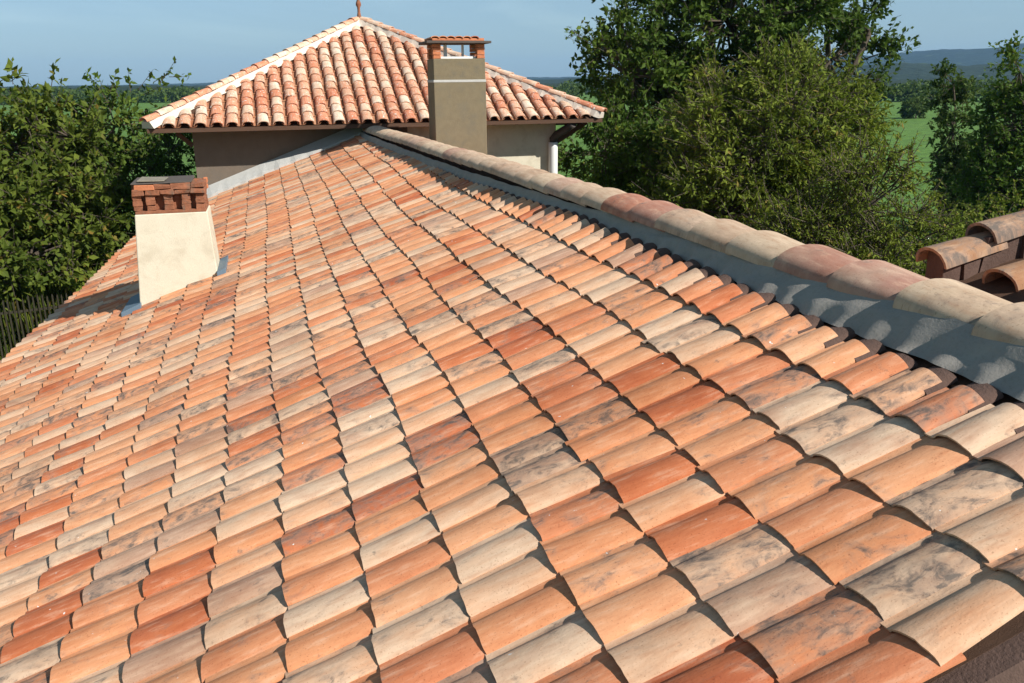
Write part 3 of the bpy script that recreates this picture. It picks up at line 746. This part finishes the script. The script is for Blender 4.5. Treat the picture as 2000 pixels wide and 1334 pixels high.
tree('shrub', (9.7, 12.0, GZ), [lobe(1690, 410, 12.5, 100, 120), lobe(1780, 480, 12.5, 90, 90), lobe(1600, 500, 12.5, 110, 100), lobe(1680, 600, 12, 140, 120)],
     210, 11, 14, .085, 'light', 'loose light green shrub just over the ridge, left of the old lichened tiles', 'shrub', .07, .55, droop=.1, aspect=.40, stems=4, shell=.3)
tree('shrub', (8.6, 22.5, GZ), [lobe(1180, 300, 22.5, 90, 60), lobe(1290, 330, 21.5, 90, 70), lobe(1380, 440, 20, 110, 80), lobe(1200, 440, 21.5, 90, 40)],
     120, 10, 12, .17, 'mid', 'dark shrub with bright leaf tips right of the tower wall and its white pipe', 'shrub', .09, .7, stems=3, shell=.35)
tree('slender_tree', (29.2, 32.5, GZ), [lobe(1862, 165, 33, 30, 50), lobe(1862, 250, 33, 40, 80), lobe(1885, 350, 32, 50, 70), lobe(1870, 430, 31, 60, 60)],
     90, 12, 12, .20, 'far', 'slender dark tree standing before the bright field, right of the feathery tree', 'tree', .14, .6, shell=.35)
tree('slender_tree', (26.6, 26.8, GZ), [lobe(1992, 140, 27, 36, 60), lobe(1990, 250, 27, 70, 70), lobe(1970, 350, 26.5, 80, 70), lobe(2020, 420, 26, 90, 70)],
     190, 12, 12, .18, 'mid', 'tree cut by the right frame edge above the old lichened tiles', 'tree', .12, .75, shell=.35)
tree('shrub', (19.8, 22.0, GZ), [lobe(1960, 450, 22, 90, 60), lobe(1850, 520, 21, 80, 60)], 60, 10, 12, .12, 'light', 'low bright shrub directly above the old lichened tiles', 'shrub', .06, .55, stems=3)
# left trees
sp = []
for (a, b) in (((255, 180), (250, 140)), ((270, 175), (300, 135)), ((300, 160), (330, 145)), ((310, 165), (345, 115)), ((330, 150), (370, 150)), ((280, 185), (320, 165))):
    p, q = px(a[0], a[1], 25.0), px(b[0], b[1], 25.0); sp.append((p.x, p.y, p.z, q.x, q.y, q.z))
tree('fruit_tree', (-4.9, 26.0, GZ), [lobe(225, 245, 25.5, 60, 45), lobe(165, 350, 25.5, 95, 90), lobe(225, 420, 25, 60, 60), lobe(160, 490, 24.5, 90, 80)],
     85, 13, 11, .19, 'dark', 'dark leafy tree left of the tower with twigs sticking up against the sky', 'tree', .15, .75, sprigs=sp, shell=.35)
sp = []
for (a, b) in (((25, 165), (22, 120)), ((20, 160), (45, 140)), ((100, 170), (108, 125))):
    p, q = px(a[0], a[1], 23.0), px(b[0], b[1], 23.0); sp.append((p.x, p.y, p.z, q.x, q.y, q.z))
tree('fruit_tree', (-6.6, 24.0, GZ), [lobe(40, 285, 23.5, 100, 80), lobe(140, 270, 24, 70, 60), lobe(10, 390, 23, 140, 100), lobe(110, 420, 22.5, 110, 90), lobe(-120, 320, 23.5, 130, 110), lobe(60, 500, 22, 120, 70)],
     150, 13, 11, .20, 'brown', 'browning olive green tree filling the left frame edge', 'tree', .18, .8, sprigs=sp, shell=.35)
tree('shrub', (-3.6, 31.0, GZ), [lobe(330, 300, 31, 60, 45), lobe(280, 350, 30, 60, 50), lobe(380, 340, 31, 40, 40)], 60, 10, 12, .13, 'mid', 'fresh green bush between the old red brick chimney top and the tower wall', 'shrub', .06, .6, stems=3)
# reeds below the left trees
def reeds():
    m = 3200; X = RNG.uniform(-8.2, -3.9, m); Yy = RNG.uniform(21.3, 23.5, m); keep = X < -4.15-(Yy-19)*-.03; X, Yy = X[keep], Yy[keep]; m = len(X)
    H = RNG.uniform(1.5, 2.5, m); A = np.stack([X, Yy, np.full(m, GZ)], 1); d = RNG.normal(size=(m, 3))*.07; d[:, 2] = 1
    P = []; D = []
    V, F = tubes_np(A, A+d*H[:, None], np.full(m, .022), np.full(m, .010), 3)
    root = empty('reed_hedge', (-6.0, 21.0, GZ), 'hedge of upright brownish green reeds beyond the left eave', 'hedge')
    col = np.repeat(np.stack([RNG.random(m), RNG.random(m)*1.0, np.zeros(m)], 1), 6, 0)
    mesh_np('stems', V, F.ravel(), np.full(len(F), 4), LM['brown'], root, col=col)['kind'] = 'stuff'
    t_ = RNG.random((m, 6)); P = (A[:, None]+(d*H[:, None])[:, None]*t_[..., None]).reshape(-1, 3)
    D = RNG.normal(size=(len(P), 3))*.45; D[:, 2] += 1.0
    V, F = leaves(P, D, .42, .09); col = np.repeat(RNG.random((len(P), 3)), 4, 0)
    mesh_np('leaves', V, F.ravel(), np.full(len(F), 3), LM['brown'], root, col=col, smooth=False)['kind'] = 'stuff'
reeds()
fc = empty('picket_fence', (-5.2, 20.3, GZ), 'brown paling fence at the left frame edge beside the low eave', 'fence')
fa, fb = Vector((-7.6, 20.0, GZ)), Vector((-3.95, 20.9, GZ)); nf = 40
for i in range(nf):
    p = fa.lerp(fb, i/(nf-1)); h = 2.22+random.uniform(-.04, .04); wv = random.gauss(0, .01); m_ = MB()
    m_.hexa([(p.x-.016, p.y-.012, GZ), (p.x+.016, p.y-.012, GZ), (p.x+.016, p.y+.012, GZ), (p.x-.016, p.y+.012, GZ)],
            [(p.x-.014+wv, p.y-.012, GZ+h), (p.x+.014+wv, p.y-.012, GZ+h), (p.x+.014+wv, p.y+.012, GZ+h), (p.x-.014+wv, p.y+.012, GZ+h)])
    m_.add([(p.x-.014+wv, p.y-.012, GZ+h), (p.x+.014+wv, p.y-.012, GZ+h), (p.x+wv, p.y-.012, GZ+h+.05), (p.x-.014+wv, p.y+.012, GZ+h), (p.x+.014+wv, p.y+.012, GZ+h), (p.x+wv, p.y+.012, GZ+h+.05)], [(0, 1, 2), (5, 4, 3), (0, 2, 5, 3), (1, 4, 5, 2)])
    m_.build('pale', M['fence'], fc)
for zz in (.5, 1.95):
    m_ = MB(); m_.bar(fa+Vector((0, .04, zz)), fb+Vector((0, .04, zz)), .03, .05); m_.build('rail', M['fence'], fc)
# tree belts at the end of the field and scattered field trees
def belt(name, pts, hgt, wid, nper, leaf, label, kind='far'):
    P = []
    for (x, y) in pts:
        hh = hgt*random.uniform(.6, 1.15); q = RNG.normal(size=(nper, 3)); q /= np.linalg.norm(q, axis=1)[:, None]
        q *= RNG.uniform(.6, 1.05, nper)[:, None]; P.append(np.array([x, y, GZ+hh*.55])+q*np.array([wid*random.uniform(.7, 1.2), wid*.8, hh*.5]))
    P = np.concatenate(P); D = RNG.normal(size=P.shape); V, F = leaves(P, D, leaf, .8)
    c = np.repeat(RNG.random((len(pts), 3)), nper, 0)*.5+.5*RNG.random(P.shape); c[:, 2] = 0
    o = mesh_np(name, V, F.ravel(), np.full(len(F), 3), LM[kind], None, col=np.repeat(c, 4, 0), smooth=False)
    tag(o, label, 'woodland', kind='stuff'); return o
pts = [(280*math.sin(a)+random.uniform(-8, 8), 280*math.cos(a)*1.0+random.uniform(-10, 10)) for a in np.linspace(.40, .85, 70)]
belt('woodland', pts, 5.5, 5, 160, 1.2, 'belt of trees at the far end of the bright field')
pts = [(380*math.sin(a)+random.uniform(-8, 8), 380*math.cos(a)+random.uniform(-10, 10)) for a in np.linspace(-.35, .35, 90)]
belt('woodland', pts, 6, 6, 160, 1.2, 'distant wood on the skyline behind the tower')
p = px(1790, 215, 120); 
tree('field_bush', (p.x, p.y, GZ), [(p.x, p.y, GZ+1.6, 2.4, 2, 1.5)], 30, 8, 8, .5, 'far', 'small lone bush in the bright field', 'bush', .1, .8)

# ------------------------------------------------------------------ air
mb = MB(); mb.box(-5200, 5200, -5200, 5200, GZ-12, 130)
hz = bpy.data.materials.new('haze'); hz.use_nodes = True; ht = hz.node_tree; ht.nodes.clear()
vo = ht.nodes.new('ShaderNodeVolumePrincipled'); vo.inputs['Color'].default_value = (.30, .58, 1.0, 1); vo.inputs['Density'].default_value = .00010
ou = ht.nodes.new('ShaderNodeOutputMaterial'); ht.links.new(vo.outputs[0], ou.inputs['Volume'])
o = mb.build('haze', hz); o['kind'] = 'stuff'
